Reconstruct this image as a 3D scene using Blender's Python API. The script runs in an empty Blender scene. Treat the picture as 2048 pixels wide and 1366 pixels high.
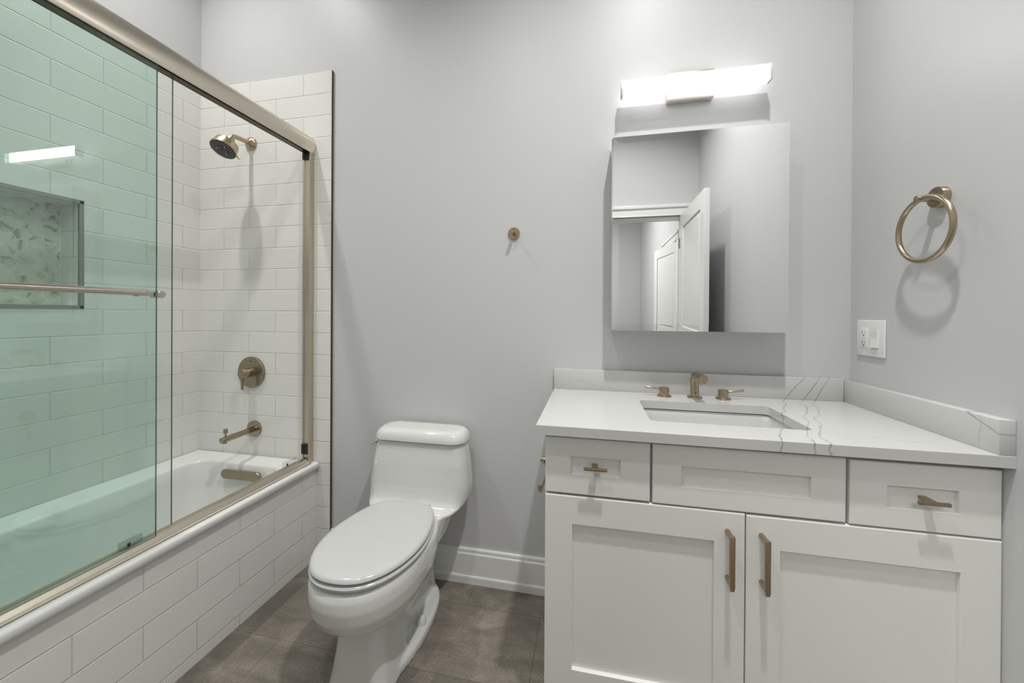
import bpy, bmesh, math, random
from mathutils import Vector, Matrix, Euler
random.seed(7)
S = bpy.context.scene
COL = S.collection
PI = math.pi

# ------------------------------------------------------------------ camera
CAM_D, CAM_H = 1.5645, 1.1699
yaw, pitch, roll = (math.radians(a) for a in (11.9055, -0.171, 0.3289))
F = Vector((-math.sin(yaw)*math.cos(pitch), math.cos(yaw)*math.cos(pitch), math.sin(pitch)))
R0 = Vector((math.cos(yaw), math.sin(yaw), 0)); U0 = R0.cross(F)
RX = math.cos(roll)*R0 + math.sin(roll)*U0
UX = -math.sin(roll)*R0 + math.cos(roll)*U0
cam_d = bpy.data.cameras.new('camera'); cam = bpy.data.objects.new('camera', cam_d); COL.objects.link(cam)
cam.matrix_world = Matrix(((RX.x, UX.x, -F.x, 0), (RX.y, UX.y, -F.y, -CAM_D), (RX.z, UX.z, -F.z, CAM_H), (0, 0, 0, 1)))
cam_d.sensor_width = 36; cam_d.lens = 751.639/2048*36
cam_d.shift_y = -(683-630.8546)/2048
cam_d.clip_start = .02
S.camera = cam

# ------------------------------------------------------------------ world, lights, exposure
S.view_settings.view_transform = 'Standard'; S.view_settings.look = 'None'
S.view_settings.gamma = 1; S.view_settings.use_curve_mapping = False
S.view_settings.exposure = -0.32
w = bpy.data.worlds.new('world'); S.world = w; w.use_nodes = True
w.node_tree.nodes['Background'].inputs[0].default_value = (.75, .8, .9, 1)
w.node_tree.nodes['Background'].inputs[1].default_value = .15
ZC = 3.38                                   # ceiling height
def disc_light(name, loc, power, size, color, spread=180, rot=(0, 0, 0)):
    l = bpy.data.lights.new(name, 'AREA'); l.shape = 'DISK'; l.size = size; l.energy = power; l.color = color
    l.spread = math.radians(spread)
    o = bpy.data.objects.new(name, l); o.location = loc; o.rotation_euler = rot; COL.objects.link(o); return o
disc_light('downlight_over_vanity', (.32, -1.05, ZC-.012), 30, .09, (1, .985, .955), 122)
disc_light('downlight_over_tub', (-1.655, -.62, ZC-.012), 13, .09, (1, .98, .945), 112)
disc_light('fill_light_by_door', (-.55, -1.5, ZC-.012), 11.5, .09, (1, .985, .955), 140)  # added fill light, softens shadows; no real fixture at this spot
disc_light('hall_fill_light', (-.45, -4.4, 3.3), 97, .9, (1, .98, .95), 180)  # added unseen area light: brightens the hall and fills the bathroom through the doorway

# ------------------------------------------------------------------ materials
def new_mat(name):
    m = bpy.data.materials.new(name); m.use_nodes = True
    nt = m.node_tree; b = nt.nodes['Principled BSDF']; return m, nt, b
def N(nt, typ, **kw):
    n = nt.nodes.new(typ)
    for k, v in kw.items():
        if k.startswith('i_'): n.inputs[int(k[2:]) if k[2:].isdigit() else k[2:]].default_value = v
        else: setattr(n, k, v)
    return n
def math_n(nt, op, a, b=None, c=None):
    n = nt.nodes.new('ShaderNodeMath'); n.operation = op
    for i, v in enumerate((a, b, c)):
        if v is None: continue
        if isinstance(v, (int, float)): n.inputs[i].default_value = v
        else: nt.links.new(v, n.inputs[i])
    return n.outputs[0]
def simple(name, col, rough=.5, metal=0, coat=0, bump=None, spec=.5):
    m, nt, b = new_mat(name)
    b.inputs['Base Color'].default_value = (*col, 1); b.inputs['Roughness'].default_value = rough
    b.inputs['Metallic'].default_value = metal; b.inputs['Coat Weight'].default_value = coat
    b.inputs['Coat Roughness'].default_value = .05; b.inputs['Specular IOR Level'].default_value = spec
    # faint procedural variation of tone and surface
    pos = N(nt, 'ShaderNodeNewGeometry').outputs['Position']
    nz = N(nt, 'ShaderNodeTexNoise'); nt.links.new(pos, nz.inputs['Vector'])
    nz.inputs['Scale'].default_value = bump[0] if bump else 30
    nz.inputs['Detail'].default_value = 3
    bp = N(nt, 'ShaderNodeBump'); bp.inputs['Strength'].default_value = bump[1] if bump else .0
    bp.inputs['Distance'].default_value = bump[2] if bump else .0005
    nt.links.new(nz.outputs[0], bp.inputs['Height'])
    if bump: nt.links.new(bp.outputs[0], b.inputs['Normal'])
    mr = N(nt, 'ShaderNodeMapRange'); mr.inputs[3].default_value = rough*.92; mr.inputs[4].default_value = min(1, rough*1.08)
    nt.links.new(nz.outputs[0], mr.inputs[0]); nt.links.new(mr.outputs[0], b.inputs['Roughness'])
    return m
def brushed(name, col, rough, axis=0, col2=None):
    m, nt, b = new_mat(name)
    b.inputs['Metallic'].default_value = 1
    pos = N(nt, 'ShaderNodeNewGeometry').outputs['Position']
    mp = N(nt, 'ShaderNodeMapping'); nt.links.new(pos, mp.inputs[0])
    sc = [900, 900, 900]; sc[axis] = 12; mp.inputs['Scale'].default_value = sc
    nz = N(nt, 'ShaderNodeTexNoise'); nz.inputs['Scale'].default_value = 1; nt.links.new(mp.outputs[0], nz.inputs['Vector'])
    mx = N(nt, 'ShaderNodeMix', data_type='RGBA'); nt.links.new(nz.outputs[0], mx.inputs[0])
    mx.inputs[6].default_value = (*[c*.985 for c in col], 1); mx.inputs[7].default_value = (*[min(1, c*1.015) for c in col], 1)
    nt.links.new(mx.outputs[2], b.inputs['Base Color'])
    mr = N(nt, 'ShaderNodeMapRange'); mr.inputs[3].default_value = rough*.97; mr.inputs[4].default_value = rough*1.03
    nt.links.new(nz.outputs[0], mr.inputs[0]); nt.links.new(mr.outputs[0], b.inputs['Roughness'])
    return m
M = {}
M['paint'] = simple('grey_eggshell_paint', (.585, .59, .595), .42, bump=(420, .12, .0006))
M['ceiling'] = simple('white_ceiling_paint', (.82, .82, .81), .7, bump=(300, .1, .0005))
M['trim'] = simple('white_trim_paint', (.78, .785, .775), .3)
M['cabinet'] = simple('white_cabinet_lacquer', (.79, .795, .765), .34, bump=(250, .03, .0004))
M['porcelain'] = simple('white_porcelain', (.66, .665, .645), .08, coat=.3)
M['basin'] = simple('white_basin_porcelain', (.66, .665, .65), .08, coat=.3)
M['seat'] = simple('white_seat_plastic', (.53, .535, .53), .16)
M['acrylic'] = simple('white_tub_acrylic', (.72, .725, .71), .12, coat=.2)
M['bronze'] = brushed('brushed_champagne_bronze', (.47, .385, .27), .24, 2)
M['bronze_pull'] = brushed('satin_champagne_bronze', (.40, .31, .215), .36, 0)
M['bronze_dark'] = brushed('brushed_bronze', (.37, .315, .23), .26, 2)
M['nickel'] = brushed('brushed_champagne_nickel', (.70, .64, .54), .28, 1)
M['nickel_v'] = brushed('brushed_champagne_nickel_upright', (.60, .53, .44), .32, 2)
M['bar'] = brushed('satin_nickel_bar', (.60, .55, .47), .22, 1)
M['dark_metal'] = simple('dark_bronze_edge', (.13, .105, .075), .4, .8)
M['niche_trim'] = brushed('brushed_steel_edge', (.40, .39, .36), .25, 1)
M['chrome'] = simple('chrome', (.75, .75, .75), .08, 1)
M['black'] = simple('black_rubber', (.012, .012, .012), .4)
M['void'] = simple('dark_slot', (.01, .01, .01), .6)
M['grey_rubber'] = simple('spray_plate', (.03, .03, .032), .35)
M['nozzle'] = simple('pale_nozzle', (.65, .65, .63), .4)
M['plate'] = simple('white_switch_plastic', (.80, .80, .785), .3)
M['lamp_metal'] = simple('satin_nickel_lamp', (.78, .72, .68), .3, .9)
M['hinge'] = simple('hinge_nickel', (.35, .32, .28), .35, 1)

def glass_mat(name, tint, refl_ior, rough=0):
    m, nt, b = new_mat(name); nt.nodes.remove(b)
    out = nt.nodes['Material Output']
    tr = N(nt, 'ShaderNodeBsdfTransparent'); tr.inputs[0].default_value = (*tint, 1)
    gl = N(nt, 'ShaderNodeBsdfGlossy'); gl.inputs['Roughness'].default_value = rough
    fr = N(nt, 'ShaderNodeFresnel'); fr.inputs[0].default_value = refl_ior
    mx = N(nt, 'ShaderNodeMixShader')
    bf = math_n(nt, 'SUBTRACT', 1, N(nt, 'ShaderNodeNewGeometry').outputs['Backfacing'])
    nt.links.new(math_n(nt, 'MULTIPLY', fr.outputs[0], bf), mx.inputs[0]); nt.links.new(tr.outputs[0], mx.inputs[1]); nt.links.new(gl.outputs[0], mx.inputs[2])
    nt.links.new(mx.outputs[0], out.inputs['Surface']); return m
M['glass_green'] = glass_mat('tinted_shower_glass', (.85, .943, .912), 1.95)
M['glass_clear'] = glass_mat('clear_shower_glass', (.965, .985, .978), 1.45)
M['glass_edge'] = simple('green_glass_edge', (.10, .16, .13), .1)
M['clear_plastic'] = glass_mat('clear_plastic', (.86, .88, .87), 1.45, .05)

def mirror_mat():
    m, nt, b = new_mat('mirror_silver'); b.inputs['Metallic'].default_value = 1
    b.inputs['Base Color'].default_value = (.93, .945, .935, 1); b.inputs['Roughness'].default_value = 0.0
    return m
M['mirror'] = mirror_mat()
def emit_mat(name, col, strength):
    m, nt, b = new_mat(name); b.inputs['Base Color'].default_value = (.9, .9, .9, 1)
    b.inputs['Emission Color'].default_value = (*col, 1); b.inputs['Emission Strength'].default_value = strength; return m
M['lamp_glow'] = emit_mat('glowing_diffuser', (1, .99, .975), 16.0)
M['lamp_glow_edge'] = emit_mat('glowing_diffuser_underside', (1, .99, .975), 1.9)
M['lamp_glow_soft'] = emit_mat('glowing_diffuser_back', (1, .99, .975), 2.6)

def tile_mat(name, axis, u0, z0, w_=.31, h_=.1036, sign=1):
    """running bond wall tile; axis 0: u = X, axis 1: u = Y"""
    m, nt, b = new_mat(name)
    pos = N(nt, 'ShaderNodeNewGeometry').outputs['Position']
    sp = N(nt, 'ShaderNodeSeparateXYZ'); nt.links.new(pos, sp.inputs[0])
    u = math_n(nt, 'ADD', sp.outputs[axis], -u0 + 40*w_)
    z = math_n(nt, 'ADD', sp.outputs[2], -z0 + 20*h_)
    cb = N(nt, 'ShaderNodeCombineXYZ'); nt.links.new(u, cb.inputs[0]); nt.links.new(z, cb.inputs[1])
    def brick(mortar, smooth):
        br = N(nt, 'ShaderNodeTexBrick', offset=.5, offset_frequency=2, squash=1)
        br.inputs['Scale'].default_value = 1; br.inputs['Brick Width'].default_value = w_; br.inputs['Row Height'].default_value = h_
        br.inputs['Mortar Size'].default_value = mortar; br.inputs['Mortar Smooth'].default_value = smooth; br.inputs['Bias'].default_value = 0
        nt.links.new(cb.outputs[0], br.inputs['Vector']); return br
    b1 = brick(.0011, .2)
    b1.inputs['Color1'].default_value = (.755, .752, .725, 1); b1.inputs['Color2'].default_value = (.775, .772, .747, 1)
    b1.inputs['Mortar'].default_value = (.60, .585, .545, 1)
    nt.links.new(b1.outputs['Color'], b.inputs['Base Color'])
    b2 = brick(.0035, 1.0)
    nz = N(nt, 'ShaderNodeTexNoise'); nt.links.new(pos, nz.inputs['Vector']); nz.inputs['Scale'].default_value = 9; nz.inputs['Detail'].default_value = 1
    hgt = math_n(nt, 'ADD', math_n(nt, 'MULTIPLY', b2.outputs['Fac'], -1), math_n(nt, 'MULTIPLY', nz.outputs[0], .10))
    bp = N(nt, 'ShaderNodeBump'); bp.inputs['Strength'].default_value = .55; bp.inputs['Distance'].default_value = .0022
    nt.links.new(hgt, bp.inputs['Height']); nt.links.new(bp.outputs[0], b.inputs['Normal'])
    b.inputs['Roughness'].default_value = .14; b.inputs['Specular IOR Level'].default_value = .5
    return m
H_T = .1036; Z0 = .5566                       # a grout line, row 0 starts there
XT, XL, XF, XR = -1.206, -1.974, -1.281, .9135
M['tile_back'] = tile_mat('white_wall_tile_back', 0, XT, Z0)
M['tile_left'] = tile_mat('white_wall_tile_left', 1, -.084, Z0)
M['tile_skirt'] = tile_mat('white_wall_tile_skirt', 1, -.0893, Z0 - H_T)

def floor_mat():
    m, nt, b = new_mat('brown_slate_look_floor_tile')
    pos = N(nt, 'ShaderNodeNewGeometry').outputs['Position']
    sp = N(nt, 'ShaderNodeSeparateXYZ'); nt.links.new(pos, sp.inputs[0])
    u = math_n(nt, 'ADD', sp.outputs[0], .485+12.3); v = math_n(nt, 'ADD', sp.outputs[1], .126+.294*20)
    cb = N(nt, 'ShaderNodeCombineXYZ'); nt.links.new(u, cb.inputs[0]); nt.links.new(v, cb.inputs[1])
    br = N(nt, 'ShaderNodeTexBrick', offset=.5, offset_frequency=2, squash=1)
    br.inputs['Scale'].default_value = 1; br.inputs['Brick Width'].default_value = .6; br.inputs['Row Height'].default_value = .294
    br.inputs['Mortar Size'].default_value = .0013; br.inputs['Mortar Smooth'].default_value = .3; br.inputs['Bias'].default_value = 0
    br.inputs['Color1'].default_value = (.80, .80, .80, 1); br.inputs['Color2'].default_value = (1.12, 1.10, 1.08, 1); br.inputs['Mortar'].default_value = (.55, .52, .5, 1)
    nt.links.new(cb.outputs[0], br.inputs['Vector'])
    mp = N(nt, 'ShaderNodeMapping'); nt.links.new(pos, mp.inputs[0]); mp.inputs['Scale'].default_value = (1, 2.2, 1); mp.inputs['Rotation'].default_value = (0, 0, .35)
    n1 = N(nt, 'ShaderNodeTexNoise'); n1.inputs['Scale'].default_value = 5; n1.inputs['Detail'].default_value = 8; n1.inputs['Roughness'].default_value = .65; n1.inputs['Distortion'].default_value = .6
    nt.links.new(mp.outputs[0], n1.inputs['Vector'])
    n2 = N(nt, 'ShaderNodeTexNoise'); n2.inputs['Scale'].default_value = 140; n2.inputs['Detail'].default_value = 4; nt.links.new(mp.outputs[0], n2.inputs['Vector'])
    rp = N(nt, 'ShaderNodeValToRGB'); e = rp.color_ramp.elements
    e[0].position = .36; e[0].color = (.115, .102, .084, 1); e[1].position = .66; e[1].color = (.34, .305, .265, 1)
    x = e.new(.52); x.color = (.205, .184, .155, 1)
    nt.links.new(math_n(nt, 'ADD', math_n(nt, 'MULTIPLY', n1.outputs[0], .58), math_n(nt, 'MULTIPLY', n2.outputs[0], .42)), rp.inputs[0])
    mx = N(nt, 'ShaderNodeMix', data_type='RGBA', blend_type='MULTIPLY'); mx.inputs[0].default_value = 1
    nt.links.new(rp.outputs[0], mx.inputs[6]); nt.links.new(br.outputs['Color'], mx.inputs[7]); nt.links.new(mx.outputs[2], b.inputs['Base Color'])
    bp = N(nt, 'ShaderNodeBump'); bp.inputs['Strength'].default_value = .4; bp.inputs['Distance'].default_value = .0015
    nt.links.new(math_n(nt, 'ADD', n1.outputs[0], math_n(nt, 'MULTIPLY', br.outputs['Fac'], -.8)), bp.inputs['Height']); nt.links.new(bp.outputs[0], b.inputs['Normal'])
    b.inputs['Roughness'].default_value = .5
    return m
M['floor'] = floor_mat()

def quartz_mat():
    m, nt, b = new_mat('white_quartz_with_grey_veins')
    pos = N(nt, 'ShaderNodeNewGeometry').outputs['Position']
    sp = N(nt, 'ShaderNodeSeparateXYZ'); nt.links.new(pos, sp.inputs[0]); X, Y, Z = sp.outputs
    def noise(scale, detail=3):
        n = N(nt, 'ShaderNodeTexNoise'); n.inputs['Scale'].default_value = scale; n.inputs['Detail'].default_value = detail
        nt.links.new(pos, n.inputs['Vector']); return math_n(nt, 'ADD', n.outputs[0], -.5)
    wob = math_n(nt, 'ADD', math_n(nt, 'MULTIPLY', noise(9), .075), math_n(nt, 'MULTIPLY', noise(60, 2), .012))
    strength = math_n(nt, 'MULTIPLY_ADD', noise(14), 1.6, .62)
    total = None
    zz = math_n(nt, 'MAXIMUM', math_n(nt, 'ADD', Z, -.866), 0)
    yy = math_n(nt, 'ADD', Y, .012)
    def line(d, width, gain):
        nonlocal total
        a = math_n(nt, 'ABSOLUTE', d)
        mr = N(nt, 'ShaderNodeMapRange', interpolation_type='SMOOTHSTEP'); mr.inputs[1].default_value = width*.25; mr.inputs[2].default_value = width
        mr.inputs[3].default_value = gain; mr.inputs[4].default_value = 0; nt.links.new(a, mr.inputs[0])
        v = math_n(nt, 'MULTIPLY', mr.outputs[0], strength)
        total = v if total is None else math_n(nt, 'MAXIMUM', total, v)
    wy = math_n(nt, 'MULTIPLY', wob, math_n(nt, 'MINIMUM', math_n(nt, 'ADD', math_n(nt, 'MULTIPLY', yy, -9), .35), 1))
    for x0, sz, g in ((.694, .85, 1.0), (.757, .62, .85), (.793, .5, .75)):
        d = math_n(nt, 'ADD', X, -x0)
        d = math_n(nt, 'SUBTRACT', d, math_n(nt, 'MULTIPLY', yy, .46))
        d = math_n(nt, 'SUBTRACT', d, math_n(nt, 'MULTIPLY', zz, sz))
        d = math_n(nt, 'ADD', d, wy)
        line(d, .0030, g)
    # vein on the side splash, falling to its front end
    d = math_n(nt, 'SUBTRACT', math_n(nt, 'ADD', Z, -.945), math_n(nt, 'MULTIPLY', math_n(nt, 'ADD', Y, .449), .42))
    d = math_n(nt, 'ADD', d, math_n(nt, 'MULTIPLY', wob, .15))
    far = math_n(nt, 'MULTIPLY', math_n(nt, 'LESS_THAN', X, .87), 1)
    line(math_n(nt, 'ADD', d, far), .0028, .75)
    # faint long vein across the counter, right of the sink
    d = math_n(nt, 'ADD', math_n(nt, 'ADD', Y, .43), math_n(nt, 'MULTIPLY', math_n(nt, 'ADD', X, -.6), .22))
    d = math_n(nt, 'ADD', d, math_n(nt, 'MULTIPLY', wob, .5)); d = math_n(nt, 'ADD', d, math_n(nt, 'LESS_THAN', X, .6))
    line(d, .0025, .38)
    # faint arc on the back splash near its left end
    d = math_n(nt, 'ADD', math_n(nt, 'ADD', Z, -.90), math_n(nt, 'MULTIPLY', math_n(nt, 'POWER', math_n(nt, 'ADD', X, .045), 2), 4.5))
    d = math_n(nt, 'ADD', d, math_n(nt, 'GREATER_THAN', X, .06)); d = math_n(nt, 'ADD', d, math_n(nt, 'LESS_THAN', Y, -.02))
    line(d, .0025, .3)
    rp = N(nt, 'ShaderNodeMix', data_type='RGBA'); nt.links.new(math_n(nt, 'MINIMUM', math_n(nt, 'MAXIMUM', total, 0), .95), rp.inputs[0])
    rp.inputs[6].default_value = (.585, .585, .577, 1); rp.inputs[7].default_value = (.23, .22, .22, 1)
    nt.links.new(rp.outputs[2], b.inputs['Base Color']); b.inputs['Roughness'].default_value = .12; b.inputs['Specular IOR Level'].default_value = .5
    return m
M['quartz'] = quartz_mat()

def hex_mat():
    m, nt, b = new_mat('marble_hexagon')
    g = N(nt, 'ShaderNodeNewGeometry')
    ad = N(nt, 'ShaderNodeVectorMath', operation='MULTIPLY_ADD'); nt.links.new(g.outputs['Random Per Island'], ad.inputs[0]); ad.inputs[1].default_value = (7, 13, 9)
    nt.links.new(g.outputs['Position'], ad.inputs[2])
    n1 = N(nt, 'ShaderNodeTexNoise'); n1.inputs['Scale'].default_value = 14; n1.inputs['Detail'].default_value = 5; n1.inputs['Distortion'].default_value = 1.6
    nt.links.new(ad.outputs[0], n1.inputs['Vector'])
    rp = N(nt, 'ShaderNodeValToRGB'); e = rp.color_ramp.elements
    e[0].position = .32; e[0].color = (.27, .26, .20, 1); e[1].position = .56; e[1].color = (.70, .69, .64, 1); x = e.new(.42); x.color = (.60, .58, .50, 1)
    nt.links.new(n1.outputs[0], rp.inputs[0]); nt.links.new(rp.outputs[0], b.inputs['Base Color']); b.inputs['Roughness'].default_value = .2
    return m
M['hex'] = hex_mat()
M['grout'] = simple('pale_grout', (.92, .92, .90), .8)

# ------------------------------------------------------------------ mesh helpers
class MB:
    def __init__(self): self.bm = bmesh.new()
    def box(self, x0, x1, y0, y1, z0, z1, bev=0, seg=2):
        x0, x1 = sorted((x0, x1)); y0, y1 = sorted((y0, y1)); z0, z1 = sorted((z0, z1))
        t = bmesh.new(); bmesh.ops.create_cube(t, size=1)
        for v in t.verts: v.co = ((x0+x1)/2+v.co.x*(x1-x0), (y0+y1)/2+v.co.y*(y1-y0), (z0+z1)/2+v.co.z*(z1-z0))
        if bev: bmesh.ops.bevel(t, geom=list(t.edges), offset=bev, segments=seg, profile=.5, affect='EDGES')
        self.merge(t); return self
    def merge(self, t):
        me = bpy.data.meshes.new('tmp'); t.to_mesh(me); t.free(); self.bm.from_mesh(me); bpy.data.meshes.remove(me)
    def loft(self, loops, closed=True, cap=True):
        rows = [[self.bm.verts.new(p) for p in L] for L in loops]
        n = len(rows[0])
        for a, b in zip(rows, rows[1:]):
            for i in range(n if closed else n-1):
                j = (i+1) % n
                try: self.bm.faces.new((a[i], a[j], b[j], b[i]))
                except ValueError: pass
        if cap and closed:
            self.bm.faces.new(list(reversed(rows[0]))); self.bm.faces.new(rows[-1])
        return self
    def lathe(self, o, axis, prof, n=40, cap=True):
        """prof: (radius, height along axis)"""
        a = Vector(axis).normalized(); t = Vector((0, 0, 1)) if abs(a.z) < .9 else Vector((1, 0, 0))
        u = a.cross(t).normalized(); v = a.cross(u); o = Vector(o)
        loops = [[o + a*h + (u*math.cos(2*PI*k/n)+v*math.sin(2*PI*k/n))*max(r, 1e-5) for k in range(n)] for r, h in prof]
        return self.loft(loops, cap=cap)
    def cyl(self, p, q, r, n=32, bev=0):
        p, q = Vector(p), Vector(q); L = (q-p).length
        pr = [(r, 0), (r, L)] if not bev else [(r-bev, 0), (r-bev*.3, bev*.3), (r, bev), (r, L-bev), (r-bev*.3, L-bev*.3), (r-bev, L)]
        return self.lathe(p, q-p, pr, n)
    def tube(self, pts, r, n=20, closed=False):
        pts = [Vector(p) for p in pts]; rr = r if isinstance(r, (list, tuple)) else [r]*len(pts)
        loops = []; prev = None; m = len(pts)
        for i, p in enumerate(pts):
            if closed: d = pts[(i+1) % m]-pts[i-1]
            else: d = pts[min(i+1, m-1)]-pts[max(i-1, 0)]
            d.normalize()
            if prev is None:
                t = Vector((0, 0, 1)) if abs(d.z) < .9 else Vector((1, 0, 0)); u = d.cross(t).normalized()
            else: u = (prev - d*prev.dot(d)).normalized()
            prev = u; v = d.cross(u)
            loops.append([p+(u*math.cos(2*PI*k/n)+v*math.sin(2*PI*k/n))*rr[i] for k in range(n)])
        if closed: loops.append(loops[0]); 
        return self.loft(loops, cap=not closed)
    def prism(self, pts, vec):
        a = [Vector(p) for p in pts]; b = [p+Vector(vec) for p in a]
        return self.loft([a, b])
    def build(self, name, mat, parent=None, smooth=30, bevel=None, sub=0):
        bm = self.bm
        bmesh.ops.remove_doubles(bm, verts=bm.verts, dist=1e-6)
        bmesh.ops.recalc_face_normals(bm, faces=bm.faces)
        base = base_of(parent)
        if parent is None:
            xs = [v.co for v in bm.verts]
            base = Vector(((min(v.x for v in xs)+max(v.x for v in xs))/2, (min(v.y for v in xs)+max(v.y for v in xs))/2, min(v.z for v in xs)))
        bmesh.ops.translate(bm, verts=bm.verts, vec=-base)
        me = bpy.data.meshes.new(name); bm.to_mesh(me); bm.free()
        o = bpy.data.objects.new(name, me); COL.objects.link(o)
        mats = mat if isinstance(mat, list) else [mat]
        for q in mats: me.materials.append(M[q])
        if parent is None: o.location = base; o['_b'] = list(base)
        else: o.parent = parent; o['_b'] = list(base)
        if smooth:
            me.polygons.foreach_set('use_smooth', [True]*len(me.polygons)); me.set_sharp_from_angle(angle=math.radians(smooth))
        if bevel:
            mod = o.modifiers.new('bevel', 'BEVEL'); mod.width = bevel; mod.segments = 2; mod.limit_method = 'ANGLE'; mod.angle_limit = math.radians(40)
        return o
def base_of(o): return Vector(o['_b']) if o is not None else Vector((0, 0, 0))
def thing(name, loc, label, cat, group=None):
    o = bpy.data.objects.new(name, None); COL.objects.link(o); o.location = loc; o['_b'] = list(loc); o.empty_display_size = .05
    return tag(o, label, cat, group)
def tag(o, label, cat, group=None, kind=None):
    o['label'] = label; o['category'] = cat
    if group: o['group'] = group
    if kind: o['kind'] = kind
    return o
def struct(o, label, cat): return tag(o, label, cat, kind='structure')
def arc(c, r, a0, a1, n, e1, e2):
    c, e1, e2 = Vector(c), Vector(e1), Vector(e2)
    return [c+e1*r*math.cos(a0+(a1-a0)*k/n)+e2*r*math.sin(a0+(a1-a0)*k/n) for k in range(n+1)]
def rrect(cx, cy, hx, hy, r, n=6):
    out = []
    for (sx, sy, a) in ((1, 1, 0), (-1, 1, PI/2), (-1, -1, PI), (1, -1, 1.5*PI)):
        for k in range(n+1):
            t = a+PI/2*k/n; out.append((cx+sx*(hx-r)+r*math.cos(t), cy+sy*(hy-r)+r*math.sin(t)))
    return out

# ------------------------------------------------------------------ the room
W = .010                                       # painted back wall plane; tile stands 10 mm proud at y = 0
YE, YH = -1.535, -2.18                         # tub alcove end, door wall
ZT = 2.318                                     # top of tiling
struct(MB().box(-2.2, 2.4, -7.2, .16, -.12, 0).build('floor', 'floor', smooth=0), 'brown-grey slate-look floor tiles', 'floor')
struct(MB().box(-2.2, XR+.14, YH-.12, .16, ZC, ZC+.1).build('ceiling', 'ceiling', smooth=0), 'white ceiling above the bathroom', 'ceiling')
struct(MB().box(-2.2, XR+.14, W, W+.15, 0, ZC).build('wall_back', 'paint', smooth=0), 'grey painted wall behind the toilet and the vanity', 'wall')
struct(MB().box(XR, XR+.14, YH, W, 0, ZC).build('wall_right', 'paint', smooth=0), 'grey painted wall with the towel ring', 'wall')
struct(MB().box(-2.2, XL-.010, YE, W, ZT, ZC).build('wall_left', 'paint', smooth=0), 'grey painted wall above the tub tiling', 'wall')
struct(MB().box(-2.2, XT, YE-.12, YE, 0, ZC).build('wall_alcove', 'paint', smooth=0), 'wall closing the tub alcove', 'wall')
struct(MB().box(XT-.12, XT, YH-.12, YE-.12, 0, ZC).build('wall_corner', 'paint', smooth=0), 'short wall beside the tub alcove', 'wall')
DX0, DX1, DZ = .020, .790, 2.045               # door opening
fw = MB(); fw.box(XT-.12, DX0, YH-.12, YH, 0, ZC); fw.box(DX1, XR+.14, YH-.12, YH, 0, ZC); fw.box(DX0, DX1, YH-.12, YH, DZ, ZC)
struct(fw.build('wall_front', 'paint', smooth=0), 'grey wall with the doorway, seen in the mirror', 'wall')
# tile faces
NY0, NY1, NZ0, NZ1, ND = -.868, -.467, 1.194, 1.596, .105
struct(MB().box(XL, XT, 0, W, 0, ZT).build('wall_tile_back', 'tile_back', smooth=0), 'white tile around the shower head', 'tiled wall')
tl = MB(); X0 = XL-.16
tl.box(X0, XL, YE, 0, 0, NZ0); tl.box(X0, XL, YE, 0, NZ1, ZT); tl.box(X0, XL, NY1, 0, NZ0, NZ1); tl.box(X0, XL, YE, NY0, NZ0, NZ1)
tl.box(X0, XL-ND, NY0, NY1, NZ0, NZ1)
struct(tl.build('wall_tile_left', 'tile_left', smooth=0), 'white tiled long wall behind the tub', 'tiled wall')
struct(MB().box(XL, XT, YE, YE+.012, .46, ZT).build('wall_tile_alcove', 'tile_back', smooth=0), 'white tile on the near end of the tub alcove', 'tiled wall')
struct(MB().box(XT, XT+.0022, -.0015, W, 0, ZT+.001).build('trim_1', 'dark_metal', smooth=0), 'dark metal strip on the edge of the shower tile', 'trim')
# niche lining
ms = MB(); s = .0505; hh = s*math.sqrt(3)/2
i = 0
yy = NY1 - .006
xb = XL-ND
col = 0
y = NY1 + .01
while y > NY0 - .03:
    z = NZ0 - .02 + (hh/2 if col % 2 else 0)
    while z < NZ1 + .03:
        P = [(y+s/2*.94*math.cos(PI/3*k), z+hh/math.sqrt(3)*.94*math.sin(PI/3*k)) for k in range(6)]
        P = [(min(max(a, NY0+.003), NY1-.003), min(max(b_, NZ0+.003), NZ1-.003)) for a, b_ in P]
        ar = abs(sum(P[k][0]*P[(k+1) % 6][1]-P[(k+1) % 6][0]*P[k][1] for k in range(6)))/2
        if ar > 2e-4: ms.prism([(xb, a, b_) for a, b_ in P], (.004, 0, 0))
        z += hh
    y -= s*.75; col += 1
def keep_doubles(mb, name, mat, parent=None):
    return mb.build(name, mat, parent, smooth=0)
t = thing('wall_niche', (XL-ND, (NY0+NY1)/2, NZ0), 'recessed shower niche lined with marble hexagons, behind the green glass', 'niche'); t['kind'] = 'structure'
keep_doubles(ms, 'hexagon_mosaic', 'hex', t)
MB().box(xb, xb+.0025, NY0, NY1, NZ0, NZ1).build('grout_bed', 'grout', t, smooth=0)
tr = MB(); e = .012
for (a, b_, c, d) in ((NY0-e, NY1+e, NZ1-.001, NZ1+e), (NY0-e, NY1+e, NZ0-e, NZ0+.001), (NY1-.001, NY1+e, NZ0-e, NZ1+e), (NY0-e, NY0+.001, NZ0-e, NZ1+e)):
    tr.box(XL-.008, XL+.0025, a, b_, c, d)
o = tr.build('edge_trim', 'niche_trim', t, bevel=.001); o['label'] = 'brushed steel edge trim'
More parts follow.
